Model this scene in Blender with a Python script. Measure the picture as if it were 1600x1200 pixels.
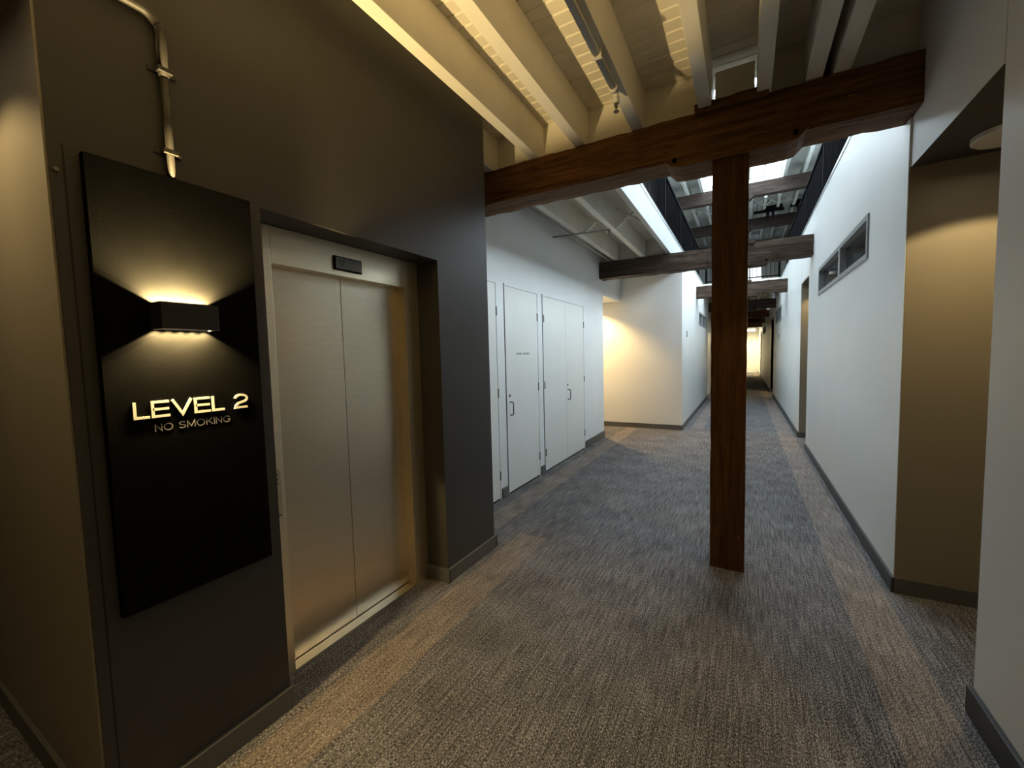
import bpy, bmesh, math, random
from mathutils import Vector, Matrix, noise

# ------------------------------------------------------------------ clear
for o in list(bpy.data.objects): bpy.data.objects.remove(o)
scene = bpy.context.scene
COL = scene.collection
random.seed(7)
R = math.radians

# ------------------------------------------------------------------ camera
def camera():
    yaw, pit, rol = R(-29.3077), R(-3.7735), R(-1.4068)
    f = Vector((math.sin(yaw)*math.cos(pit), math.cos(yaw)*math.cos(pit), math.sin(pit)))
    r = Vector((math.cos(yaw), -math.sin(yaw), 0)); u = r.cross(f)
    r2 = r*math.cos(rol) + u*math.sin(rol); u2 = -r*math.sin(rol) + u*math.cos(rol)
    cd = bpy.data.cameras.new('camera'); co = bpy.data.objects.new('camera', cd); COL.objects.link(co)
    m = Matrix((( r2.x, u2.x, -f.x, 0), (r2.y, u2.y, -f.y, 0), (r2.z, u2.z, -f.z, 1.6), (0, 0, 0, 1)))
    co.matrix_world = m
    cd.sensor_fit = 'HORIZONTAL'; cd.sensor_width = 36.0; cd.lens = 36.0*649.1/1600.0
    cd.clip_start = 0.02; cd.clip_end = 200
    scene.camera = co
camera()

# ------------------------------------------------------------------ world, light levels, exposure
SKY = 3.5             # daylight coming through the roof glazing
WIN = 9.0            # daylight from the unseen side windows added to the upper floor
WARM = (1.0, 0.77, 0.38)
DAY = (0.76, 0.91, 1.0)
LVL = dict(sconce=20.0, recess=16.0, side=95.0, end=140.0, ret=11.5)
w = bpy.data.worlds.new('world'); scene.world = w; w.use_nodes = True
w.node_tree.nodes['Background'].inputs[0].default_value = (0.55, 0.75, 1.0, 1)
w.node_tree.nodes['Background'].inputs[1].default_value = 0.6
vs = scene.view_settings
vs.view_transform = 'Standard'; vs.look = 'None'; vs.gamma = 1.0; vs.use_curve_mapping = False
vs.exposure = 1.4
try:
    scene.cycles.max_bounces = 10; scene.cycles.diffuse_bounces = 6
    scene.cycles.sample_clamp_indirect = 6.0
    scene.cycles.use_denoising = True
except Exception:
    pass

# ------------------------------------------------------------------ materials
MATS = {}
def nodes_of(m):
    m.use_nodes = True; nt = m.node_tree; return nt, nt.nodes['Principled BSDF']
def coords(nt, scale=(1, 1, 1), rot=(0, 0, 0)):
    tc = nt.nodes.new('ShaderNodeTexCoord'); g = nt.nodes.new('ShaderNodeNewGeometry'); mp = nt.nodes.new('ShaderNodeMapping')
    mp.inputs['Scale'].default_value = scale; mp.inputs['Rotation'].default_value = rot
    nt.links.new(g.outputs['Position'], mp.inputs['Vector']); return mp.outputs['Vector']
def noise_tex(nt, vec, scale, detail=4, rough=.55):
    n = nt.nodes.new('ShaderNodeTexNoise'); n.inputs['Scale'].default_value = scale
    n.inputs['Detail'].default_value = detail; n.inputs['Roughness'].default_value = rough
    nt.links.new(vec, n.inputs['Vector']); return n.outputs['Fac']
def ramp(nt, fac, stops):
    r = nt.nodes.new('ShaderNodeValToRGB'); e = r.color_ramp.elements
    e[0].position, e[0].color = stops[0][0], (*stops[0][1], 1)
    e[1].position, e[1].color = stops[-1][0], (*stops[-1][1], 1)
    for p, c in stops[1:-1]:
        x = e.new(p); x.color = (*c, 1)
    nt.links.new(fac, r.inputs[0]); return r.outputs[0]
def bump(nt, b, h, strength, dist=.01):
    n = nt.nodes.new('ShaderNodeBump'); n.inputs['Strength'].default_value = strength; n.inputs['Distance'].default_value = dist
    nt.links.new(h, n.inputs['Height']); nt.links.new(n.outputs[0], b.inputs['Normal'])
def paint(name, c, rough=.6, var=.06, scale=1.3, bmp=.06, spec=.4):
    m = bpy.data.materials.new(name); nt, b = nodes_of(m)
    v = coords(nt); n = noise_tex(nt, v, scale, 5)
    lo = tuple(max(0, x*(1-var)) for x in c); hi = tuple(min(1, x*(1+var)) for x in c)
    nt.links.new(ramp(nt, n, [(.3, lo), (.7, hi)]), b.inputs['Base Color'])
    b.inputs['Roughness'].default_value = rough
    b.inputs['Specular IOR Level'].default_value = spec
    if bmp: bump(nt, b, noise_tex(nt, v, 160, 2), bmp, .002)
    MATS[name] = m; return m
def metal(name, c, rough, stretch=(2, 2, 200), amp=.10):
    m = bpy.data.materials.new(name); nt, b = nodes_of(m)
    v = coords(nt, stretch); n = noise_tex(nt, v, 4, 3)
    lo = tuple(x*(1-amp) for x in c); hi = tuple(min(1, x*(1+amp)) for x in c)
    nt.links.new(ramp(nt, n, [(.3, lo), (.7, hi)]), b.inputs['Base Color'])
    b.inputs['Metallic'].default_value = 1; b.inputs['Roughness'].default_value = rough
    MATS[name] = m; return m
def timber(name, dark, mid, lite, axis, rough=.62):
    m = bpy.data.materials.new(name); nt, b = nodes_of(m)
    sc = [16, 16, 16]; sc[axis] = .9
    v = coords(nt, tuple(sc)); n = noise_tex(nt, v, 1.6, 8, .65)
    col = ramp(nt, n, [(.30, dark), (.52, mid), (.72, lite)])
    sc2 = [50, 50, 50]; sc2[axis] = 2.2
    n2 = noise_tex(nt, coords(nt, tuple(sc2)), 1.5, 6, .7)
    mx = nt.nodes.new('ShaderNodeMix'); mx.data_type = 'RGBA'; mx.blend_type = 'MULTIPLY'; mx.inputs['Factor'].default_value = .75
    nt.links.new(col, mx.inputs['A']); nt.links.new(ramp(nt, n2, [(.34, (.35, .32, .3)), (.5, (1, 1, 1))]), mx.inputs['B'])
    # pale chips where the hewn face has splintered
    sc3 = [22, 22, 22]; sc3[axis] = 7
    n3 = noise_tex(nt, coords(nt, tuple(sc3)), 1.4, 3, .5)
    mx2 = nt.nodes.new('ShaderNodeMix'); mx2.data_type = 'RGBA'
    nt.links.new(ramp(nt, n3, [(.735, (0, 0, 0)), (.76, (.55, .55, .55))]), mx2.inputs['Factor'])
    nt.links.new(mx.outputs['Result'], mx2.inputs['A']); mx2.inputs['B'].default_value = (lite[0]*2.1, lite[1]*2.1, lite[2]*2.1, 1)
    nt.links.new(mx2.outputs['Result'], b.inputs['Base Color'])
    b.inputs['Roughness'].default_value = rough; b.inputs['Specular IOR Level'].default_value = .14
    bump(nt, b, n2, .5, .006)
    MATS[name] = m; return m
def emit(name, c, s):
    m = bpy.data.materials.new(name); m.use_nodes = True; nt = m.node_tree; nt.nodes.clear()
    e = nt.nodes.new('ShaderNodeEmission'); o = nt.nodes.new('ShaderNodeOutputMaterial')
    e.inputs[0].default_value = (*c, 1); e.inputs[1].default_value = s
    nt.links.new(e.outputs[0], o.inputs[0]); MATS[name] = m; return m
def carpet():
    m = bpy.data.materials.new('carpet'); nt, b = nodes_of(m)
    def N(t): return nt.nodes.new(t)
    v = coords(nt, (1, .36, 1)); yarn = noise_tex(nt, v, 250, 2, .6)
    v2 = coords(nt, (1, .04, 1)); row = noise_tex(nt, v2, 110, 3, .6)
    mot = noise_tex(nt, coords(nt), 3.0, 3, .5)
    a = N('ShaderNodeMath'); a.operation = 'MULTIPLY_ADD'; nt.links.new(row, a.inputs[0]); a.inputs[1].default_value = .40; nt.links.new(yarn, a.inputs[2])
    a2 = N('ShaderNodeMath'); a2.operation = 'MULTIPLY_ADD'; nt.links.new(mot, a2.inputs[0]); a2.inputs[1].default_value = .13; nt.links.new(a.outputs[0], a2.inputs[2])
    grey = ramp(nt, a2.outputs[0], [(.59, (.024, .023, .024)), (.76, (.100, .095, .097)), (.93, (.38, .36, .36))])
    tan = ramp(nt, a2.outputs[0], [(.59, (.047, .039, .035)), (.76, (.172, .142, .125)), (.93, (.46, .40, .35))])
    # lighter bands one carpet plank wide run along the corridor
    sep = N('ShaderNodeSeparateXYZ'); g = N('ShaderNodeNewGeometry'); nt.links.new(g.outputs['Position'], sep.inputs[0])
    def band(x0, x1, y0, y1):
        out = None
        for s, lim, op in ((0, x0, 'GREATER_THAN'), (0, x1, 'LESS_THAN'), (1, y0, 'GREATER_THAN'), (1, y1, 'LESS_THAN')):
            q = N('ShaderNodeMath'); q.operation = op; nt.links.new(sep.outputs[s], q.inputs[0]); q.inputs[1].default_value = lim
            if out is None: out = q.outputs[0]
            else:
                k = N('ShaderNodeMath'); k.operation = 'MULTIPLY'; nt.links.new(out, k.inputs[0]); nt.links.new(q.outputs[0], k.inputs[1]); out = k.outputs[0]
        return out
    tot = None
    for bd in ((-1.76, -1.50, -5, 3.22), (.56, .81, -5, 40), (-2.24, -1.99, 3.22, 9.05), (-.98, -.74, 9.3, 40)):
        o = band(*bd)
        if tot is None: tot = o
        else:
            k = N('ShaderNodeMath'); k.operation = 'ADD'; nt.links.new(tot, k.inputs[0]); nt.links.new(o, k.inputs[1]); tot = k.outputs[0]
    mx = N('ShaderNodeMix'); mx.data_type = 'RGBA'; nt.links.new(tot, mx.inputs['Factor']); nt.links.new(grey, mx.inputs['A']); nt.links.new(tan, mx.inputs['B'])
    nt.links.new(mx.outputs['Result'], b.inputs['Base Color'])
    b.inputs['Roughness'].default_value = .95; b.inputs['Specular IOR Level'].default_value = .1
    bump(nt, b, a.outputs[0], .6, .006)
    MATS['carpet'] = m
carpet()
paint('dark_wall', (.058, .0535, .048), .5, .05, spec=.3)
paint('white_wall', (.77, .78, .77), .42, .025, spec=.35)
paint('fascia', (.40, .415, .415), .5, .03)
paint('white_door', (.77, .765, .73), .3, .02, spec=.5)
paint('taupe', (.26, .223, .168), .5, .04)
paint('soffit', (.055, .048, .038), .7, .04)
paint('skirting', (.11, .105, .098), .45, .05)
paint('skirting_dark', (.05, .05, .052), .45, .05)
paint('joist_white', (.70, .665, .58), .55, .06, 3)
paint('deck_white', (.70, .655, .55), .55, .07, 5)
paint('roof_grey', (.48, .50, .49), .7, .10, 2)
paint('upper_dark', (.035, .036, .042), .6, .1)
paint('black_panel', (.0022, .0021, .0018), .7, .25, 9, .12, spec=.04)
paint('black_metal', (.0045, .0045, .005), .7, .1, spec=.02)
paint('sconce_black', (.022, .020, .018), .45, .1)
paint('sconce_inner', (.85, .82, .75), .4, .02)
paint('letter_cream', (.80, .76, .66), .45, .03)
paint('letter_grey', (.27, .26, .245), .5, .03)
paint('print_grey', (.30, .31, .28), .6, .03)
paint('lamp_white', (.62, .58, .50), .5, .03)
paint('pipe_brown', (.034, .030, .024), .55, .05)
paint('pipe_white', (.52, .50, .45), .45, .05)
paint('pipe_grey', (.30, .29, .27), .4, .05)
paint('frame_grey', (.30, .31, .31), .4, .05)
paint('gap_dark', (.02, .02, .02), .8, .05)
paint('display_grey', (.19, .19, .175), .25, .05)
paint('display_mark', (.05, .05, .047), .3, .02)
timber('timber_x', (.045, .018, .006), (.15, .066, .020), (.25, .12, .042), 0)
timber('timber_z', (.07, .028, .009), (.108, .046, .0135), (.145, .064, .02), 2)
timber('timber_grey', (.022, .013, .009), (.066, .043, .031), (.125, .09, .067), 0)
timber('timber_roof', (.016, .011, .008), (.042, .030, .024), (.08, .06, .05), 0)
metal('steel', (.84, .72, .53), .31)
metal('steel_frame', (.90, .79, .58), .42)
metal('sill_metal', (.72, .70, .64), .34, (200, 2, 2))
metal('hinge_metal', (.20, .19, .17), .4)
metal('trim_metal', (.78, .80, .80), .3, (2, 40, 2))
emit('led', (1.0, .86, .62), 14)
emit('sky_pane', DAY, SKY)
emit('window_pane', DAY, WIN)
emit('far_window', (.80, .93, 1.0), .8)
emit('end_lamp', (1.0, .88, .62), 6.0)
def glass(name, c=(.03, .035, .035), rough=.06):
    m = bpy.data.materials.new(name); nt, b = nodes_of(m)
    nt.links.new(ramp(nt, noise_tex(nt, coords(nt, (1, 1.2, 3)), 2.0, 3), [(.3, tuple(x*.6 for x in c)), (.7, tuple(x*1.5 for x in c))]), b.inputs['Base Color'])
    b.inputs['Roughness'].default_value = rough; b.inputs['Specular IOR Level'].default_value = .35
    MATS[name] = m
glass('dark_glass')

# ------------------------------------------------------------------ mesh helpers
def bx(bm, x0, x1, y0, y1, z0, z1):
    vs_ = [bm.verts.new(p) for p in ((x0,y0,z0),(x1,y0,z0),(x1,y1,z0),(x0,y1,z0),(x0,y0,z1),(x1,y0,z1),(x1,y1,z1),(x0,y1,z1))]
    for f in ((3,2,1,0),(4,5,6,7),(0,1,5,4),(1,2,6,5),(2,3,7,6),(3,0,4,7)): bm.faces.new([vs_[i] for i in f])
def obj(name, bm, mat, parent=None, bevel=0, smooth=False):
    if bevel:
        bmesh.ops.bevel(bm, geom=list(bm.edges), offset=bevel, segments=2, affect='EDGES', profile=.6)
    me = bpy.data.meshes.new(name); bm.to_mesh(me); bm.free()
    if smooth:
        for p in me.polygons: p.use_smooth = True
    me.materials.append(MATS[mat] if isinstance(mat, str) else mat)
    o = bpy.data.objects.new(name, me); COL.objects.link(o)
    if parent is not None: o.parent = parent
    return o
def boxes(name, lst, mat, parent=None, bevel=0):
    bm = bmesh.new()
    for b in lst: bx(bm, *b)
    return obj(name, bm, mat, parent, bevel)
def struct(name, lst, mat, bevel=0):
    o = boxes(name, lst, mat, None, bevel); o['kind'] = 'structure'; return o
def empty(name, label=None, cat=None, group=None, kind=None):
    o = bpy.data.objects.new(name, None); COL.objects.link(o); o.empty_display_size = .1
    tag(o, label, cat, group, kind); return o
def tag(o, label=None, cat=None, group=None, kind=None):
    if label: o['label'] = label
    if cat: o['category'] = cat
    if group: o['group'] = group
    if kind: o['kind'] = kind
    return o
def at_base(e, loc):
    """move a thing's Empty to its base while its parts keep their place"""
    e.location = loc
    inv = Matrix.Translation(-Vector(loc))
    for c in COL.objects:
        if c.parent == e: c.matrix_parent_inverse = inv
def tube(bm, pts, r, n=12, cap=True):
    pts = [Vector(p) for p in pts]; rings = []
    for i, p in enumerate(pts):
        d = (pts[min(i+1, len(pts)-1)] - pts[max(i-1, 0)]).normalized()
        a = Vector((0, 0, 1)) if abs(d.z) < .9 else Vector((1, 0, 0))
        u = d.cross(a).normalized(); v = d.cross(u)
        rr = r[i] if isinstance(r, (list, tuple)) else r
        rings.append([bm.verts.new(p + (u*math.cos(2*math.pi*k/n) + v*math.sin(2*math.pi*k/n))*rr) for k in range(n)])
    for a, b in zip(rings, rings[1:]):
        for k in range(n): bm.faces.new((a[k], a[(k+1) % n], b[(k+1) % n], b[k]))
    if cap:
        bm.faces.new(rings[0][::-1]); bm.faces.new(rings[-1])
    bmesh.ops.recalc_face_normals(bm, faces=bm.faces)
def arc(c, r, a0, a1, n, plane):
    out = []
    for i in range(n+1):
        t = a0 + (a1-a0)*i/n; p = list(c); p[plane[0]] += r*math.cos(t); p[plane[1]] += r*math.sin(t); out.append(tuple(p))
    return out
def hewn(bm, x0, x1, y0, y1, z0, z1, seed=0, amp=.006, step=.07, chop=None):
    """rough-sawn timber: a box with gridded faces pushed in and out a little"""
    lo, hi = Vector((x0, y0, z0)), Vector((x1, y1, z1)); size = hi - lo
    n = [max(2, min(70, round(s/step))) for s in size]
    vmap = {}
    def vert(i, j, k):
        key = (i, j, k)
        if key not in vmap:
            p = Vector((lo.x + size.x*i/n[0], lo.y + size.y*j/n[1], lo.z + size.z*k/n[2]))
            edge = (i in (0, n[0])) + (j in (0, n[1])) + (k in (0, n[2]))
            q = p*7.0 + Vector((seed*3.1, seed*1.7, seed*.9))
            d = noise.noise_vector(q)*amp + noise.noise_vector(q*3.3)*amp*.5
            c = (p - (lo+hi)/2)
            if edge >= 2:   # worn arrises
                for a in range(3):
                    if size[a] < 1.0: d[a] -= math.copysign(amp*(.6 + .9*noise.noise(q*2)), c[a])
            p = p + d
            if chop: p = chop(p)
            vmap[key] = bm.verts.new(p)
        return vmap[key]
    for a in range(3):
        b, c = (a+1) % 3, (a+2) % 3
        for s in (0, n[a]):
            for i in range(n[b]):
                for j in range(n[c]):
                    q = []
                    for di, dj in ((0, 0), (1, 0), (1, 1), (0, 1)):
                        t = [0, 0, 0]; t[a] = s; t[b] = i+di; t[c] = j+dj; q.append(vert(*t))
                    if s == 0: q.reverse()
                    bm.faces.new(q)
def ribbon(bm, pts, t, x0, x1, closed=False):
    """a stroke of thickness t along 2-D pts (y, z), raised from x0 to x1"""
    P = [Vector(p) for p in pts]; n = len(P); L, Rr = [], []
    for i in range(n):
        if closed: a, b, c = P[i-1], P[i], P[(i+1) % n]
        else: a, b, c = P[max(i-1, 0)], P[i], P[min(i+1, n-1)]
        d1 = (b-a).normalized() if (b-a).length > 1e-9 else (c-b).normalized()
        d2 = (c-b).normalized() if (c-b).length > 1e-9 else d1
        n1, n2 = Vector((-d1.y, d1.x)), Vector((-d2.y, d2.x)); m = (n1+n2)
        m = m.normalized() if m.length > 1e-6 else n1
        k = t/2/max(.45, m.dot(n1)); L.append(b+m*k); Rr.append(b-m*k)
    def ring(x): return [bm.verts.new((x, p.x, p.y)) for p in L], [bm.verts.new((x, p.x, p.y)) for p in Rr]
    l0, r0 = ring(x0); l1, r1 = ring(x1)
    for i in range(n if closed else n-1):
        j = (i+1) % n
        for q in ((l1[i], r1[i], r1[j], l1[j]), (l0[j], r0[j], r0[i], l0[i]), (l0[i], l1[i], l1[j], l0[j]), (r1[i], r0[i], r0[j], r1[j])):
            bm.faces.new(q)
    if not closed:
        bm.faces.new((l0[0], r0[0], r1[0], l1[0])); bm.faces.new((l1[-1], r1[-1], r0[-1], l0[-1]))
    bmesh.ops.recalc_face_normals(bm, faces=bm.faces)
def spot(name, loc, target, power, angle, blend, radius, color=WARM, parent=None):
    d = bpy.data.lights.new(name, 'SPOT'); d.energy = power; d.spot_size = R(angle); d.spot_blend = blend
    d.shadow_soft_size = radius; d.color = color
    o = bpy.data.objects.new(name, d); COL.objects.link(o); o.location = loc
    o.rotation_euler = (Vector(target)-Vector(loc)).to_track_quat('-Z', 'Y').to_euler()
    if parent is not None: o.parent = parent
    return o

# ================================================================== STRUCTURE
ZC = 3.60           # underside of the floor deck above
ZJ = 3.29           # underside of the joists = top of the big beams
XL, XD, XH = -1.83, -2.37, -1.12      # elevator wall, door wall, hall wall (left side)
XR, XN = .865, .88                    # right hall wall, right wall nearest the camera

struct('floor', [(-6.0, 3.2, -3.0, 36.0, -.12, 0)], 'carpet')

# --- left: elevator block and its return
EY0, EY1, EZ = 1.08, 2.265, 2.265
struct('wall_left', [(-2.6, XL, .452, EY0, 0, ZC), (-2.6, XL, EY1, 2.89, 0, ZC), (-2.6, XL, EY0, EY1, EZ, ZC), (-2.6, -2.14, EY0, EY1, 0, EZ)], 'dark_wall')
struct('wall_return', [(-6.0, XL-.002, .445, .452, 0, 2.73), (-6.0, -2.6, .452, .60, 0, 2.73)], 'taupe')  # lamplight put into the colour: the return shares the block's dark paint
struct('ceiling_return', [(-6.0, XL, -3.0, .45, 2.73, 2.80)], 'taupe')
struct('wall_return_header', [(XL-.12, XL, -3.0, .45, 2.80, ZC)], 'dark_wall')
struct('wall_back', [(-6.0, 3.2, -3.12, -3.0, 0, ZC)], 'taupe')
struct('wall_left_end', [(-6.12, -6.0, -3.0, 9.1, 0, ZC)], 'taupe')
struct('trim_1', [(XL, XL+.003, .452, .481, 0, 2.285)], 'dark_wall')
struct('groove_shade_strip', [(XL, XL+.0012, .481, .487, .1, 2.285)], 'gap_dark')  # raised dark strip standing for the shade in a reveal groove
# --- left: white wall with the cupboard doors
DZ = 2.405
D0, D1, D2 = (3.02, 3.912), (4.085, 4.945), (5.095, 6.715)
struct('wall_left_door', [(-2.5, XD, 2.89, D0[0], 0, ZC), (-2.5, XD, D0[1], D1[0], 0, ZC), (-2.5, XD, D1[1], D2[0], 0, ZC), (-2.5, XD, D2[1], 7.83, 0, ZC),
    (-2.5, XD, D0[0], D0[1], DZ, ZC), (-2.5, XD, D1[0], D1[1], DZ, ZC), (-2.5, XD, D2[0], D2[1], DZ, ZC), (-2.5, XD, 7.83, 9.1, 2.72, ZC)], 'white_wall')
struct('wall_cupboard_back', [(-2.75, -2.70, 2.89, 7.0, 0, 2.5)], 'gap_dark')
struct('wall_corridor_near', [(-6.0, -2.5, 7.70, 7.83, 0, 2.72)], 'white_wall')
struct('ceiling_corridor', [(-6.0, -2.5, 7.83, 9.1, 2.72, 2.80)], 'white_wall')
# --- left: hall wall past the side corridor, with a high window
LW = (12.62, 14.95, 2.35, 2.72)
struct('wall_left_hall', [(-6.0, XH, 9.1, 9.25, 0, ZC), (XH-.13, XH, 9.25, LW[0], 0, ZC), (XH-.13, XH, LW[1], 15.75, 0, ZC),
    (XH-.13, XH, LW[0], LW[1], 0, LW[2]), (XH-.13, XH, LW[0], LW[1], LW[3], ZC), (XH-.13, XH, 15.75, 17.2, 2.72, ZC),
    (XH-.13, XH, 17.2, 35.3, 0, ZC), (-3.0, XH-.13, 17.2, 17.3, 0, 2.72), (-3.0, XH-.13, 15.65, 15.75, 0, 2.72), (-3.0, -2.9, 15.75, 17.2, 0, 2.72), (-3.0, XH-.13, 15.75, 17.2, 2.72, 2.8)], 'white_wall')
# --- right walls with their recessed entries
W1 = (4.41, 7.0, 2.325, 2.685); W2 = (13.62, 16.05, 2.43, 2.83); W3 = (23.5, 27.0, 2.45, 2.85)
def wall_with_window(name, x, y0, y1, win, top):
    return struct(name, [(x, x+.14, y0, win[0], 0, top), (x, x+.14, win[1], y1, 0, top), (x, x+.14, win[0], win[1], 0, win[2]), (x, x+.14, win[0], win[1], win[3], top)], 'white_wall')
wall_with_window('wall_right', XR, 3.503, 8.05, W1, 3.62)
wall_with_window('wall_right_far', XR, 9.083, 17.0, W2, 3.62)
wall_with_window('wall_right_end', XR, 18.85, 29.3, W3, 3.3)
struct('wall_right_last', [(XR, 1.0, 30.4, 35.3, 0, 3.3)], 'white_wall')
struct('wall_right_near', [(XN, 1.02, -3.0, 2.45, 0, ZC)], 'white_wall')
def recess(k, y0, y1, zt, top, x0=XR, depth=2.3):
    struct('wall_recess_header', [(x0+(.012 if k == 1 else .002), x0+.14, y0, y1, zt, top)], 'white_wall')
    struct('ceiling_recess', [(x0+.14, depth, y0, y1, zt, zt+.08), (x0+.012, x0+.14, y0, y1, zt-.004, zt)], 'soffit')
    struct('wall_recess', [(x0+.004, depth, y1, y1+.003, 0, zt), (x0+.15, depth, y1+.003, y1+.1, 0, zt), (x0+.15, depth, y0-.1, y0, 0, zt), (depth, depth+.1, y0-.1, y1+.1, 0, zt+.1)], 'taupe')
    struct('baseboard_recess', [(x0+.002, depth, y1-.016, y1, 0, .10)], 'skirting')
recess(1, 2.45, 3.5, 2.70, 3.62)
recess(2, 8.05, 9.08, 2.76, 3.62)
recess(3, 17.0, 18.85, 2.76, 3.3)
recess(4, 29.3, 30.4, 2.76, 3.3)
struct('wall_end', [(-6.0, 3.2, 35.3, 35.42, 0, ZC)], 'white_wall')
# --- skirting boards
SK = .10
struct('baseboard_left', [(XL, XL+.018, .434, EY0+.012, 0, SK), (XL, XL+.018, EY1-.012, 2.905, 0, SK), (-2.10, XL+.018, EY1-.014, EY1, 0, SK), (-2.0, XL+.018, 2.89, 2.905, 0, SK)], 'skirting', .002)
struct('baseboard_return', [(-6.0, XL+.018, .428, .445, 0, SK)], 'skirting', .002)
struct('baseboard_left_door', [(XD, XD+.016, D0[1]+.02, D1[0]-.012, 0, .118), (XD, XD+.016, D1[1]+.012, D2[0]-.012, 0, .118), (XD, XD+.016, D2[1]+.03, 7.84, 0, .125)], 'skirting')
struct('baseboard_left_hall', [(-6.0, XH, 9.084, 9.1, 0, .10), (XH, XH+.016, 9.084, 15.75, 0, .10), (XH, XH+.016, 17.2, 35.3, 0, .1)], 'skirting')
struct('baseboard_right', [(XR-.016, XR, 3.487, 8.06, 0, .10), (XR-.016, XR, 9.07, 17.0, 0, .10), (XR-.016, XR, 18.85, 29.3, 0, .1), (XR-.016, XR, 30.4, 35.3, 0, .1)], 'skirting_dark', .002)
struct('baseboard_right_near', [(XN-.02, XN, -3.0, 2.462, 0, .122)], 'skirting_dark', .002)

# --- ceiling of the lobby: boards across, joists along
ceil = struct('ceiling', [(-2.6, .9, -3.0, 3.72, ZC+.022, ZC+.04)], 'deck_white')
def board_mesh():
    wd, g = .098, .007
    bm = bmesh.new(); prof = [(0, .022), (0, .007), (g, 0), (wd-g, 0), (wd, .007), (wd, .022)]
    a = [bm.verts.new((-2.6, y, z)) for y, z in prof]; b = [bm.verts.new((.88, y, z)) for y, z in prof]
    for i in range(len(prof)): bm.faces.new((a[i], a[(i+1) % 6], b[(i+1) % 6], b[i]))
    bm.faces.new(a[::-1]); bm.faces.new(b); bmesh.ops.recalc_face_normals(bm, faces=bm.faces)
    me = bpy.data.meshes.new('plank'); bm.to_mesh(me); bm.free(); me.materials.append(MATS['deck_white']); return me
bme = board_mesh(); y = -3.0
while y < 3.68:
    o = bpy.data.objects.new('plank', bme); COL.objects.link(o); o.parent = ceil; o.location = (0, y, ZC + random.uniform(-.0015, .0015)); y += .1
JX = [(-2.10, -2.02), (-1.635, -1.553), (-1.228, -1.146), (-.770, -.688), (-.302, -.220), (.050, .132), (.315, .405), (.456, .545)]
for a, b in JX:
    boxes('joist', [(a, b, -3.0, 3.56, ZJ+.003, ZC)], 'joist_white', ceil, .004)
gaps = [(JX[i][1], JX[i+1][0]) for i in range(len(JX)-1)] + [(JX[-1][1], XN)]
for i, (a, b) in enumerate(gaps):
    if i == 4: boxes('blocking', [(a+.018, b-.012, 3.37, 3.42, ZJ+.06, ZC-.055)], 'joist_white', ceil, .003)
    elif i == 6: boxes('blocking', [(a, b, 3.44, 3.50, ZJ, ZC)], 'upper_dark', ceil)  # added dark filler, standing for the shade between the paired joists
    else: boxes('blocking', [(a, b, 3.44, 3.50, ZJ, ZC)], 'joist_white', ceil)

# --- underside of the gallery on the left, and its fascia
gal = struct('ceiling_gallery', [(-2.5, XH-.06, 3.72, 9.1, ZC, ZC+.03), (-6.0, XH-.10, 9.1, 14.0, ZC, ZC+.03), (-6.0, XH-.10, -3.0, 9.1, ZC+.035, ZC+.05)], 'joist_white')
for a, b in ((-2.10, -2.02), (-1.635, -1.553)):
    boxes('joist', [(a, b, 3.58, 9.1, ZJ+.003, ZC)], 'joist_white', gal, .004)
for y0 in (3.50, 7.72):
    for a, b in ((XD, -2.10), (-2.02, -1.635), (-1.553, XH-.06)):
        boxes('blocking', [(a, b, y0, y0+.05, ZJ, ZC)], 'joist_white', gal)
def strut(bm, p, q, wdt=.035, th=.03):
    p, q = Vector(p), Vector(q); d = (q-p).normalized(); s = d.cross(Vector((0, 1, 0))).normalized()*th/2; t = Vector((0, wdt/2, 0))
    v = [bm.verts.new(e + a*s + b*t) for e in (p, q) for a, b in ((-1, -1), (1, -1), (1, 1), (-1, 1))]
    for f in ((0, 1, 2, 3), (7, 6, 5, 4), (0, 4, 5, 1), (1, 5, 6, 2), (2, 6, 7, 3), (3, 7, 4, 0)): bm.faces.new([v[i] for i in f])
    bmesh.ops.recalc_face_normals(bm, faces=bm.faces)
def herringbone(x0, x1, y, z0, z1, parent, mat):
    for s in (0, 1):
        bm = bmesh.new(); e = .02*(1 if s else -1)
        strut(bm, (x0, y+e, z0+.03 if s else z1-.03), (x1, y+e, z1-.03 if s else z0+.03)); obj('bridging_strut', bm, mat, parent)
for yb in (5.75,):
    for a, b in ((-2.02, -1.635), (-1.553, XH-.06)): herringbone(a, b, yb, ZJ, ZC, gal, 'joist_white')
struct('trim_2', [(XH-.06, XH, 3.60, 9.1, 3.285, 3.625)], 'fascia')            # gallery fascia
struct('trim_3', [(XH-.02, XH+.008, 3.60, 14.0, 3.625, 3.655)], 'trim_metal')        # metal nosing, left
struct('trim_4', [(XR-.008, XR+.02, 3.60, 14.0, 3.62, 3.65)], 'trim_metal')          # metal nosing, right
# --- upper floor slabs, bridge and everything beyond it
struct('floor_gallery_left', [(-6.0, XH-.005, -3.0, 14.0, 3.655, 3.70)], 'upper_dark')
struct('floor_gallery_right', [(XR+.14, 3.2, -3.0, 14.0, 3.60, 3.66), (XR, XR+.14, 3.5, 14.0, 3.62, 3.645)], 'upper_dark')
struct('floor_lobby_above', [(XH-.005, XR+.14, -3.0, 3.62, 3.65, 3.70)], 'upper_dark')
br = struct('ceiling_far', [(-3.0, 3.2, 14.0, 35.3, ZC, ZC+.04)], 'joist_white')
boxes('edge_beam', [(XH, XR, 13.98, 14.06, 3.30, 3.60)], 'joist_white', br)
for i in range(5):
    x = -.72 + .36*i
    boxes('joist', [(x-.04, x+.04, 14.06, 35.0, ZJ+.01, ZC)], 'joist_white', br)
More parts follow.
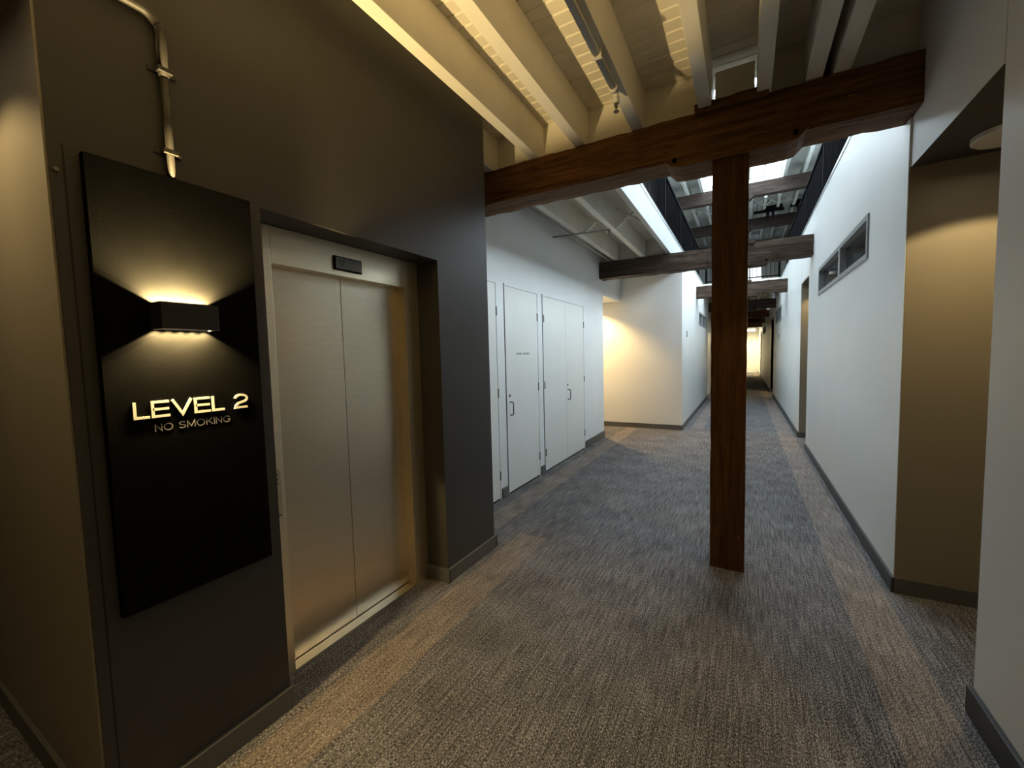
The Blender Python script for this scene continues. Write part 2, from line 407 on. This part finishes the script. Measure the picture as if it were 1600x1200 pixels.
# --- roof: boards, joists, long skylight, walls of the upper floor
ZR = 7.42; SX = (-1.28, .98); SY = (4.2, 17.9)
roof = struct('ceiling_roof', [(-6.0, SX[0], -3.0, 30.0, ZR, ZR+.05), (SX[1], 3.2, -3.0, 30.0, ZR, ZR+.05), (SX[0], SX[1], -3.0, SY[0], ZR, ZR+.05), (SX[0], SX[1], SY[1], 30.0, ZR, ZR+.05)], 'roof_grey')
for x in (-2.9, -2.35, -1.82, -1.34, 1.04, 1.55, 2.1, 2.65):
    boxes('joist', [(x-.045, x+.045, 3.0, 30.0, 7.08, ZR)], 'roof_grey', roof)
for x in (-.85, -.35, .15, .6):
    boxes('joist', [(x-.045, x+.045, SY[1], 30.0, 7.08, ZR)], 'roof_grey', roof)
for yb in (18.9,):
    xs = [-1.82, -1.34, -.85, -.35, .15, .6, 1.04, 1.55]
    for a, b in zip(xs, xs[1:]): herringbone(a+.045, b-.045, yb, 7.08, ZR, roof, 'roof_grey')
sky = empty('skylight', 'long glazed rooflight with white curb high above the corridor', 'skylight')
boxes('curb', [(SX[0]-.05, SX[0], SY[0], SY[1], ZR-.02, ZR+.5), (SX[1], SX[1]+.05, SY[0], SY[1], ZR-.02, ZR+.5), (SX[0], SX[1], SY[0]-.05, SY[0], ZR-.02, ZR+.5), (SX[0], SX[1], SY[1], SY[1]+.05, ZR-.02, ZR+.5)], 'white_wall', sky)
npan = 9; dy = (SY[1]-SY[0])/npan
for i in range(npan):
    boxes('pane', [(SX[0], SX[1], SY[0]+i*dy+.02, SY[0]+(i+1)*dy-.02, ZR+.44, ZR+.45)], 'sky_pane', sky)
for i in range(npan+1):
    boxes('glazing_bar', [(SX[0], SX[1], SY[0]+i*dy-.025, SY[0]+i*dy+.025, ZR+.40, ZR+.47)], 'frame_grey', sky)
for i in range(1, 5):
    x = SX[0] + (SX[1]-SX[0])*i/5
    boxes('glazing_bar', [(x-.015, x+.015, SY[0], SY[1], ZR+.40, ZR+.43)], 'frame_grey', sky)
UWY = [(4.0+2.5*i, 6.1+2.5*i) for i in range(4)]
UWZS = ((6.2, 7.0), (4.75, 6.75))      # unseen, inferred and added for side light: clerestory left, taller windows right
def upper_wall(name, x0, x1, zf, UWZ):
    y = -3.0; L = []
    for a, b in UWY:
        L += [(x0, x1, y, a, zf, ZR), (x0, x1, a, b, zf, UWZ[0]), (x0, x1, a, b, UWZ[1], ZR)]; y = b
    L.append((x0, x1, y, 30.0, zf, ZR)); struct(name, L, 'upper_dark')
upper_wall('wall_upper_left', -3.1, -3.0, 3.7, UWZS[0]); upper_wall('wall_upper_right', 2.9, 3.0, 3.66, UWZS[1])
for sx in (0, 1):
    UWZ = UWZS[sx]
    for i, (a, b) in enumerate(UWY):
        wn = empty('window_%d' % (6+4*sx+i), kind='structure'); x = (-3.06, 2.96)[sx]; m = (a+b)/2
        for y0, y1 in ((a, m-.02), (m+.02, b)):
            boxes('pane', [(x-.005, x+.005, y0, y1, UWZ[0], UWZ[1])], 'window_pane', wn)
        boxes('window_frame', [(x-.03, x+.03, m-.02, m+.02, UWZ[0], UWZ[1]), (x-.03, x+.03, a, a+.04, UWZ[0], UWZ[1]), (x-.03, x+.03, b-.04, b, UWZ[0], UWZ[1]), (x-.03, x+.03, a, b, UWZ[0], UWZ[0]+.04), (x-.03, x+.03, a, b, UWZ[1]-.04, UWZ[1])], 'black_metal', wn)
struct('wall_upper_near', [(-3.0, 2.9, 1.9, 2.0, 3.7, ZR)], 'upper_dark')
FW = (-.9, .72, 4.7, 6.25)
fe = struct('wall_upper_end', [(-3.0, FW[0], 26.0, 26.1, 3.7, ZR), (FW[1], 2.9, 26.0, 26.1, 3.7, ZR), (FW[0], FW[1], 26.0, 26.1, 3.7, FW[2]), (FW[0], FW[1], 26.0, 26.1, FW[3], ZR)], 'roof_grey')
for i in range(5):
    boxes('batten', [(.82+.2*i, .93+.2*i, 25.95, 26.0, 3.7, ZR)], 'joist_white', fe)
wn = empty('window_5', kind='structure'); boxes('pane', [(FW[0], FW[1], 26.03, 26.05, FW[2], FW[3])], 'far_window', wn)
boxes('window_frame', [(FW[0]+.5, FW[0]+.55, 26.0, 26.03, FW[2], FW[3]), (FW[0]+1.05, FW[0]+1.1, 26.0, 26.03, FW[2], FW[3])], 'black_metal', wn)
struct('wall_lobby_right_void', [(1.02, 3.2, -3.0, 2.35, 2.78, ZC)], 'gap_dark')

# ================================================================== HIGH WINDOWS IN THE HALL WALLS
def hall_window(n, x, win, side, mull):
    """side +1: wall stands to the right of the hall (glass faces -x)"""
    y0, y1, z0, z1 = win; s = side
    wn = empty('window_%d' % n, kind='structure'); f = .045; a, b = (x-.012*s, x+.06*s) if s > 0 else (x+.06*s, x-.012*s)
    boxes('window_frame', [(a, b, y0, y1, z0, z0+f), (a, b, y0, y1, z1-f, z1), (a, b, y0, y0+f, z0+f, z1-f), (a, b, y1-f, y1, z0+f, z1-f)], 'frame_grey', wn)
    boxes('mullion', [(a, b, mull-.04, mull+.04, z0+f, z1-f)], 'frame_grey', wn)
    g0, g1 = sorted((x+.045*s, x+.05*s))
    boxes('pane', [(g0, g1, y0+f, mull-.04, z0+f, z1-f)], 'dark_glass', wn)
    boxes('pane', [(g0, g1, mull+.04, y1-f, z0+f, z1-f)], 'dark_glass', wn)
    b0, b1 = sorted((x+.13*s, x+.14*s)); boxes('backing', [(b0, b1, y0, y1, z0, z1)], 'gap_dark', wn)
hall_window(1, XR, W1, 1, 5.58); hall_window(2, XR, W2, 1, 14.8); hall_window(3, XR, W3, 1, 25.2); hall_window(4, XH, LW, -1, 13.75)

# ================================================================== POSTS AND BEAMS
def post(yf, label):
    t = empty('timber_post', label, 'post', 'row of posts down the corridor'); bm = bmesh.new()
    def chop(p): return p
    hewn(bm, -.216, .012, yf, yf+.23, .0, 2.95, seed=yf, amp=.0035, step=.06)
    obj('post_shaft', bm, 'timber_z', t)
    at_base(t, (-.1, yf+.115, 0)); return t
def beam(yf, x0, x1, mat, label, z0=2.99, z1=ZJ, bol=True, posted=True, dep=.28):
    t = empty('timber_beam', label, 'beam', 'timber beams across the corridor')
    bm = bmesh.new(); hewn(bm, x0, x1, yf, yf+dep, z0, z1, seed=yf*1.3, amp=.007, step=.075); obj('beam_timber', bm, mat, t)
    if bol:
        def chop(p):
            e = min(p.x+.545, .345-p.x)      # chamfer the lower end corners
            lim = 2.935 + max(0, .075-e)*1.0
            return Vector((p.x, p.y, max(p.z, lim)))
        bm = bmesh.new(); hewn(bm, -.545, .345, yf-.015, yf+dep+.01, 2.93, 3.135, seed=yf*2.1, amp=.006, step=.06, chop=chop); obj('bolster', bm, mat, t)
        bm = bmesh.new(); hewn(bm, -.33, .125, yf-.03, yf+.12, 3.262, 3.33, seed=yf*3, amp=.005, step=.06); obj('cap_plate', bm, mat, t)
        for bxp in (-.46, .27):
            bm = bmesh.new(); tube(bm, [(bxp, yf-.028, 2.985), (bxp, yf-.01, 2.985)], .017, 10); obj('bolt', bm, 'black_metal', t)
    return t
beam(3.32, XD+.002, XN, 'timber_x', 'nearest dark timber beam, crossing the corridor on the front post')
post(3.335, 'square brown timber post standing alone in the foreground of the corridor')
BG = ['second timber beam from the front, running from the white door wall to the right wall', 'third timber beam from the front, greyed, with a bolster block', 'fourth timber beam from the front, under the bridge edge',
      'fifth timber beam down the corridor, dark, deep in the hall', 'sixth timber beam down the corridor, far away and dark', 'last timber beam before the yellow end wall']
PG = ['second timber post, hidden behind the front post', 'third timber post down the corridor', 'fourth timber post down the corridor']
for i in range(6):
    yf = 7.60 + 4.25*i
    x0 = XD+.002 if i == 0 else XH+.002
    beam(yf, x0, XR-.002, 'timber_grey' if i < 3 else 'timber_x', BG[i], bol=(i < 3))
    if i < 3: post(yf+.015, PG[i])
UG = ['upper roof beam just past the skylight, seen over the nearest beam', 'upper roof beam with dark brackets, second visible under the roof', 'farthest roof beam under the grey roof boards', 'roof beam above the second corridor beam', 'roof beam above the third corridor beam']
for i, yf in enumerate((16.1, 20.35, 24.6, 7.6, 11.85)):
    t = empty('roof_beam', UG[i], 'beam', 'beams under the roof')
    bm = bmesh.new(); hewn(bm, -3.0, 2.9, yf, yf+.28, 6.66, 7.08, seed=yf, amp=.008, step=.14); obj('beam_timber', bm, 'timber_roof', t)
    def chop2(p): return Vector((p.x, p.y, max(p.z, 6.56 + max(0, .12-min(p.x+.4, .22-p.x)))))
    bm = bmesh.new(); hewn(bm, -.4, .22, yf-.01, yf+.29, 6.55, 6.70, seed=yf+1, amp=.006, step=.1, chop=chop2); obj('bolster', bm, 'timber_roof', t)

# ================================================================== RAILINGS OF THE UPPER FLOOR
def railing(x, y0, y1, zf, label, along='y'):
    t = empty('railing', label, 'railing', 'black railings of the upper floor')
    def B(a0, a1, o0, o1, z0, z1): return (x+o0, x+o1, a0, a1, z0, z1) if along == 'y' else (a0, a1, x+o0, x+o1, z0, z1)
    boxes('top_rail', [B(y0, y1, -.025, .025, zf+.98, zf+1.02)], 'black_metal', t)
    boxes('bottom_rail', [B(y0, y1, -.012, .012, zf+.06, zf+.09)], 'black_metal', t)
    n = max(1, round((y1-y0)/2.1)); d = (y1-y0)/n
    for i in range(n+1):
        boxes('post', [B(y0+i*d-.03, y0+i*d+.03, -.02, .02, zf, zf+.98)], 'black_metal', t)
    k = int((y1-y0)/.105)
    me = None
    for i in range(1, k):
        a = y0 + (y1-y0)*i/k
        if me is None:
            o = boxes('baluster', [B(-.006, .006, -.008, .008, zf+.09, zf+.98)], 'black_metal', t); me = o.data
        else:
            o = bpy.data.objects.new('baluster', me); COL.objects.link(o); o.parent = t
        o.location = (0, a, 0) if along == 'y' else (a, 0, 0)
railing(-1.26, 3.75, 13.95, 3.70, 'black baluster railing along the left edge of the upper floor')
railing(1.0, 3.75, 13.95, 3.66, 'black baluster railing along the right edge of the upper floor')
railing(14.1, -1.05, .82, 3.64, 'black railing crossing the void on the far bridge', 'x')

# ================================================================== ELEVATOR
XF, XDR = -2.012, -2.082
el = empty('elevator', 'brushed steel elevator doors set in the dark wall', 'elevator')
fr = boxes('jamb', [(-2.13, XF, EY0+.002, 1.225, 0, EZ-.002)], 'steel_frame', el, .002)
boxes('jamb', [(-2.13, XF, 2.13, EY1-.002, 0, EZ-.002)], 'steel_frame', el, .002)
tr = boxes('transom', [(-2.13, XF-.001, 1.2265, 2.1285, 2.082, EZ-.002)], 'steel_frame', el, .002)
d1 = boxes('door', [(XDR-.04, XDR, 1.20, 1.6725, .012, 2.10)], 'steel', el, .0015)
d2 = boxes('door', [(XDR-.04, XDR, 1.6755, 2.15, .012, 2.10)], 'steel', el, .0015)
si = boxes('sill', [(XDR+.006, XF+.002, 1.226, 2.129, -.02, .010), (-2.14, XDR-.002, 1.226, 2.129, -.02, .008)], 'sill_metal', el)
boxes('sill_groove', [(XDR-.002, XDR+.006, 1.226, 2.129, -.02, .003)], 'gap_dark', el)
dp = boxes('indicator', [(XF-.001, XF+.008, 1.578, 1.772, 2.112, 2.190)], 'black_metal', el, .003)
boxes('indicator_screen', [(XF+.008, XF+.0095, 1.590, 1.766, 2.120, 2.184)], 'display_grey', dp, .0005)
bm = bmesh.new(); ribbon(bm, [(1.612, 2.166), (1.648, 2.166), (1.630, 2.136)], .005, XF+.0095, XF+.0102, closed=True); obj('arrow_mark', bm, 'display_mark', dp)
cp = boxes('call_plate', [(XF, XF+.004, 1.150, 1.205, .82, 1.075)], 'steel', el, .001)
for zz in (1.045, 1.022, .999): boxes('tactile_mark', [(XF+.004, XF+.0055, 1.168, 1.190, zz-.004, zz+.004)], 'hinge_metal', cp)
boxes('plate_slot', [(XF+.004, XF+.0052, 1.158, 1.186, .962, .970)], 'gap_dark', cp)
bm = bmesh.new(); tube(bm, [(XF+.004, 1.178, .91), (XF+.009, 1.178, .91)], .014, 20); obj('call_button', bm, 'steel_frame', cp)
boxes('plate_slot', [(XF+.004, XF+.0052, 1.160, 1.200, .838, .843)], 'gap_dark', cp)
at_base(el, (-2.05, 1.67, 0))

# ================================================================== LEVEL SIGN
XP = -1.80
sg = empty('level_sign', 'tall black wall panel reading LEVEL 2, NO SMOKING beside the elevator', 'sign')
boxes('panel', [(XL, XP, .520, 1.021, .757, 2.270)], 'black_panel', sg, .002)
def ell(cx, cy, rx, ry, a0, a1, n): return [(cx+rx*math.cos(R(a0+(a1-a0)*i/n)), cy+ry*math.sin(R(a0+(a1-a0)*i/n))) for i in range(n+1)]
def glyph(ch):
    """strokes in a unit cap height; returns (strokes, width) ; stroke = (points, closed)"""
    if ch == 'L': return [([(.07, 1), (.07, .07), (.80, .07)], 0)], .80
    if ch == 'E': return [([(.95, .93), (.07, .93), (.07, .07), (.97, .07)], 0), ([(.07, .5), (.93, .5)], 0)], .97
    if ch == 'V': return [([(.06, 1.0), (.60, .06), (1.14, 1.0)], 0)], 1.20
    if ch == '2': return [([(.09, .70)] + ell(.50, .68, .41, .25, 165, -50, 22) + [(.30, .36), (.14, .22), (.09, .07), (.93, .07)], 0)], .93
    if ch == 'N': return [([(.06, 0), (.06, .94), (1.0, .06), (1.0, 1)], 0)], 1.06
    if ch == 'O': return [(ell(.70, .5, .63, .44, 0, 360, 36)[:-1], 1)], 1.40
    if ch == 'S': return [(ell(.55, .72, .43, .21, 20, 180, 12) + ell(.55, .72, .43, .21, 180, 250, 6)[1:] + ell(.55, .28, .47, .22, 70, 0, 6) + ell(.55, .28, .47, .22, 0, -160, 14)[1:], 0)], 1.08
    if ch == 'M': return [([(.06, 0), (.06, .95), (.66, .16), (1.26, .95), (1.26, 0)], 0)], 1.32
    if ch == 'K': return [([(.06, 0), (.06, 1)], 0), ([(1.02, .98), (.09, .38)], 0), ([(.42, .60), (1.08, .02)], 0)], 1.10
    if ch == 'I': return [([(.06, 0), (.06, 1)], 0)], .12
    if ch == 'G': return [(ell(.70, .5, .63, .44, 38, 322, 30) + [(1.26, .46), (.80, .46)], 0)], 1.32
    return [], .45
def line_of(text, y0, y1, zb, h, t, gap):
    W = sum(glyph(c)[1] for c in text) + gap*(len(text)-1); s = (y1-y0)/W; y = y0; out = []
    for c in text:
        st, wd = glyph(c)
        if st: out.append([([(y+p[0]*s, zb+p[1]*h) for p in pts], cl) for pts, cl in st])
        y += (wd+gap)*s
    return out
for st in line_of('LEVEL 2', .589, .958, 1.417, .0585, .009, .10):
    bm = bmesh.new()
    for pts, cl in st: ribbon(bm, pts, .0088, XP, XP+.0035, cl)
    obj('letter', bm, 'letter_cream', sg)
for st in line_of('NO SMOKING', .645, .889, 1.3675, .026, .003, .24):
    bm = bmesh.new()
    for pts, cl in st: ribbon(bm, pts, .0031, XP, XP+.0012, cl)
    obj('letter', bm, 'letter_grey', sg)
at_base(sg, (XP, .77, .757))

# ================================================================== SCONCE ON THE SIGN
sc = empty('wall_sconce', 'small black up-and-down wall light glowing on the sign panel', 'wall light')
SY0, SY1, SZ0, SZ1, SX1 = .656, .832, 1.724, 1.815, -1.712
th = .004
boxes('housing', [(XP, SX1, SY0, SY0+th, SZ0, SZ1), (XP, SX1, SY1-th, SY1, SZ0, SZ1), (SX1-th, SX1, SY0+th, SY1-th, SZ0, SZ1), (XP, XP+th, SY0+th, SY1-th, SZ0, SZ1)], 'sconce_black', sc)
boxes('led_board', [(XP+th, SX1-th, SY0+th, SY1-th, 1.766, 1.773)], 'sconce_inner', sc)
yc = (SY0+SY1)/2
for i in range(8):
    yy = SY0+.016+i*(SY1-SY0-.032)/7
    for z0, z1 in ((1.774, 1.777), (1.762, 1.765)): boxes('led', [(-1.785, -1.765, yy-.005, yy+.005, z0, z1)], 'led', sc)
for sgn in (1, -1):
    for yy in [SY0+.014+(SY1-SY0-.028)*i/4 for i in range(5)]:
        spot('sconce_lamp', (-1.778, yy, 1.7695 + sgn*.040), (-1.778, yy, 1.7695 + sgn*2), LVL['sconce']*(1.0 if sgn > 0 else .32), 122 if sgn > 0 else 116, .12, .006, (1.0, .73, .32), sc)
at_base(sc, (XP, yc, SZ0))

# ================================================================== CONDUIT ON THE DARK WALL
cd = empty('conduit', 'painted metal conduit bending down the dark wall above the sign', 'pipe')
px = -1.8125
bm = bmesh.new(); tube(bm, [(px, .757, 2.273), (px, .757, 2.63)], .0125); obj('pipe', bm, 'pipe_brown', cd, smooth=True)
bm = bmesh.new(); tube(bm, [(px, .757, 2.62)] + arc((px, .70, 2.765), .057, 0, math.pi/2, 8, (1, 2)) + [(px, .46, 2.822)], .0165); obj('pipe_bend', bm, 'pipe_brown', cd, smooth=True)
for zz in (2.36, 2.64):
    boxes('saddle_clamp', [(XL, px+.018, .735, .779, zz-.008, zz+.008), (XL, XL+.004, .715, .80, zz-.008, zz+.008)], 'pipe_brown', cd, .002)
bm = bmesh.new(); tube(bm, [(XL, .79, 2.36), (XL+.012, .79, 2.36)], .006, 8); obj('screw', bm, 'hinge_metal', cd)
bm = bmesh.new(); tube(bm, [(XL, .465, 2.20), (XL+.010, .465, 2.20)], .007, 8); obj('screw', bm, 'hinge_metal', cd)

# ================================================================== SPRINKLER PIPES
def sprinkler_head(p, parent):
    x, y, z = p; bm = bmesh.new()
    tube(bm, [(x, y, z), (x, y, z-.03)], .012, 10); tube(bm, [(x, y, z-.03), (x, y, z-.055)], [.006, .006], 8); tube(bm, [(x, y, z-.055), (x, y, z-.060)], .018, 12)
    obj('sprinkler_head', bm, 'hinge_metal', parent)
sp = empty('sprinkler_pipe', 'white sprinkler pipe along a ceiling joist in front of the nearest beam', 'pipe')
bm = bmesh.new(); tube(bm, [(-.735, -3.0, 3.262), (-.735, 2.72, 3.262)] + arc((-.735, 2.72, 3.222), .04, math.pi/2, 0, 6, (1, 2)) + [(-.735, 2.76, 3.20)], .021); obj('pipe', bm, 'pipe_white', sp, smooth=True)
bm = bmesh.new(); tube(bm, [(-.735, 2.68, 3.262), (-.735, 2.72, 3.262)], .027); obj('coupling', bm, 'pipe_white', sp, smooth=True)
boxes('pipe_hanger', [(-.745, -.725, 2.35, 2.37, 3.28, 3.30), (-.762, -.708, 2.35, 2.37, 3.236, 3.288)], 'pipe_white', sp)
sprinkler_head((-.735, 2.76, 3.205), sp)
sp2 = empty('sprinkler_pipe', 'thin grey sprinkler pipes under the gallery above the white doors', 'pipe')
bm = bmesh.new(); tube(bm, [(-2.14, 3.62, 3.272), (-2.14, 7.58, 3.272)], .014); obj('pipe', bm, 'pipe_grey', sp2, smooth=True)
bm = bmesh.new(); tube(bm, [(-2.37, 5.50, 3.258), (-1.59, 5.60, 3.258)], .012); obj('pipe', bm, 'pipe_grey', sp2, smooth=True)
sprinkler_head((-1.60, 5.60, 3.25), sp2)

# ================================================================== CUPBOARD DOORS
def leaf(parent, y0, y1, handle_y=None, hinges=None, lock=True):
    lf = boxes('door_leaf', [(XD-.045, XD+.002, y0, y1, .022, DZ-.006)], 'white_door', parent, .0015)
    if handle_y is not None:
        hz = 1.0; hy = handle_y; xo = XD+.002
        bm = bmesh.new(); path = [(xo, hy, hz+.075)] + [(xo+.03, hy, hz+.075)] + arc((xo+.03, hy, hz+.06), .015, math.pi/2, 0, 4, (0, 2)) + arc((xo+.03, hy, hz-.06), .015, 0, -math.pi/2, 4, (0, 2)) + [(xo, hy, hz-.075)]
        tube(bm, path, .0075, 8); obj('handle', bm, 'hinge_metal', lf, smooth=True)
        if lock:
            bm = bmesh.new(); tube(bm, [(xo, hy-.005, 1.148), (xo+.006, hy-.005, 1.148)], .017, 14); obj('lock', bm, 'hinge_metal', lf)
    for hy in hinges or []:
        for zz in (2.10, 1.20, .275):
            bm = bmesh.new(); tube(bm, [(XD+.004, hy, zz-.05), (XD+.004, hy, zz+.05)], .009, 8); obj('hinge', bm, 'hinge_metal', lf)
    return lf
def door_thing(n, spans, span):
    t = empty('door_%d' % n, kind='structure')
    boxes('door_frame', [(XD-.05, XD+.006, span[0], span[0]+.012, 0, DZ), (XD-.05, XD+.006, span[1]-.012, span[1], 0, DZ), (XD-.05, XD+.006, span[0], span[1], DZ-.003, DZ+.02)], 'white_wall', t)
    boxes('seal', [(XD-.05, XD-.006, span[0]+.012, span[1]-.012, .0, DZ-.003)], 'gap_dark', t)
    boxes('frame_shade_strip', [(XD+.0, XD+.0065, span[0]-.012, span[0], 0, DZ+.02)], 'hinge_metal', t)  # raised dark strip painted in for the shade of the frame gap
    for s in spans: leaf(t, *s[:2], **s[2])
    at_base(t, (XD, (span[0]+span[1])/2, 0)); return t
door_thing(1, [(D0[0]+.016, D0[1]-.016, dict(hinges=[D0[1]-.008]))], D0)
dA = door_thing(2, [(D1[0]+.016, D1[1]-.016, dict(handle_y=4.162, hinges=[D1[1]-.02]))], D1)
door_thing(3, [(D2[0]+.016, 5.907, dict(hinges=[D2[0]+.028])), (5.911, D2[1]-.016, dict(handle_y=5.965, hinges=[D2[1]-.004]))], D2)
# small printed notice on the single door: too small in the photo to read, kept as a row of marks
bm = bmesh.new(); random.seed(3); yy = 4.345
while yy < 4.665:
    if not 4.475 < yy < 4.50: bx(bm, XD+.0035, XD+.0045, yy, yy+.014, 1.617+random.uniform(0, .006), 1.648-random.uniform(0, .006))
    yy += .024
pr = obj('printed_notice', bm, 'print_grey', [c for c in COL.objects if c.parent == dA and c.name.startswith('door_leaf')][0])
pr.matrix_parent_inverse = Matrix.Identity(4)

# small wall plates beside the far doors
for nm, xx, yy, s, lab in (('wall_plate', XH, 9.89, 1, 'small grey door entry plate on the left hall wall'), ('wall_plate', XR, 14.47, -1, 'small grey door entry plate on the far right hall wall')):
    a, b = sorted((xx, xx+.012*s)); o = boxes(nm, [(a, b, yy-.05, yy+.05, 1.93, 2.07)], 'frame_grey', None, .003); tag(o, lab, 'plate')

# ================================================================== DOWNLIGHTS
def downlight(loc, r, label, power, target, angle, blend, group='round ceiling lights'):
    x, y, z = loc; t = empty('ceiling_light', label, 'ceiling light', group)
    bm = bmesh.new(); tube(bm, [(x, y, z), (x, y, z-.022), (x, y, z-.03)], [r, r, r*.93], 36); obj('lamp_body', bm, 'lamp_white', t)
    at_base(t, (x, y, z)); return t
def recessed_spot(loc, label, power, target, angle, blend, color=WARM):
    x, y, z = loc; t = empty('downlight', label, 'downlight', 'recessed downlights')
    bm = bmesh.new(); n = 24
    for a in range(n):
        t0, t1 = 2*math.pi*a/n, 2*math.pi*(a+1)/n
        q = [bm.verts.new((x+rr*math.cos(tt), y+rr*math.sin(tt), z-zz)) for rr, tt, zz in ((.05, t0, .004), (.065, t0, 0), (.065, t1, 0), (.05, t1, .004))]; bm.faces.new(q)
    obj('trim_ring', bm, 'lamp_white', t)
    bm = bmesh.new(); tube(bm, [(x, y, z+.002), (x, y, z-.002)], .048, 24); obj('lens', bm, 'led', t)
    l = spot('spot_lamp', (x, y, z-.012), target, power, angle, blend, .02, color, t)
    return t
downlight((1.185, 3.215, 2.70), .142, 'round flat ceiling light in the entry recess nearest the camera', 0, None, 0, 0)
recessed_spot((1.20, 2.97, 2.696), 'recessed downlight in the nearest right-hand entry recess', LVL['recess'], (1.20, 2.99, 0), 116, .18)
recessed_spot((1.30, 8.86, 2.756), 'recessed downlight in the second right-hand entry recess', LVL['recess'], (1.30, 8.95, 0), 122, .35)
recessed_spot((1.30, 18.3, 2.756), 'recessed downlight in the third right-hand entry recess', LVL['recess']*2, (1.2, 18.5, 0), 130, .35)
recessed_spot((-3.05, 8.62, 2.716), 'recessed downlight in the side corridor past the white doors', LVL['side'], (-3.0, 8.85, 0), 128, .5, (1.0, .66, .26))
recessed_spot((-1.6, 16.5, 2.716), 'recessed downlight in the far left entry recess', LVL['recess'], (-1.6, 16.8, 0), 125, .4)
recessed_spot((-2.2, .03, 2.726), 'recessed downlight in the passage left of the sign wall', LVL['ret'], (-2.25, .24, 0), 118, .4)
el2 = empty('ceiling_lamp', 'bright flat lamp at the yellow far end of the corridor', 'ceiling light')
boxes('lamp_case', [(.0, .62, 32.6, 33.2, 3.02, 3.10)], 'lamp_white', el2)
boxes('lamp_lens', [(.02, .60, 32.55, 33.18, 2.95, 3.02)], 'end_lamp', el2)
for xx, zz in ((.1, 3.1), (.5, 3.1)): boxes('hanger_rod', [(xx, xx+.01, 32.9, 32.91, zz, 3.6)], 'black_metal', el2)
spot('end_spot', (.3, 32.9, 2.94), (.3, 33.6, 0), LVL['end']*2.2, 150, .5, .1, (1.0, .80, .42), el2)

# dark bracket gear under the roof
for i, (xa, xb, za, lab) in enumerate(((.25, 1.25, 7.02, 'black twin spotlight bracket in front of a far roof beam'), (1.45, 1.95, 7.08, 'short black bracket beside the right upper railing, under the roof'))):
    t = empty('roof_bracket', lab, 'bracket')
    boxes('bar', [(xa, xb, 19.4, 19.5, za-.04, za+.05)], 'black_metal', t)
    boxes('arm', [(xa+.42*(xb-xa), xa+.52*(xb-xa), 19.38, 19.52, za-.30, za-.04), (xa+.60*(xb-xa), xa+.68*(xb-xa), 19.38, 19.52, za-.26, za-.04)], 'black_metal', t)
    boxes('head', [(xa+.35*(xb-xa), xb-.05, 19.3, 19.55, za+.05, za+.16)], 'black_metal', t)
    boxes('hanger_rod', [(xa+.1, xa+.12, 19.44, 19.46, za+.05, 7.42), (xb-.12, xb-.10, 19.44, 19.46, za+.05, 7.42)], 'black_metal', t)
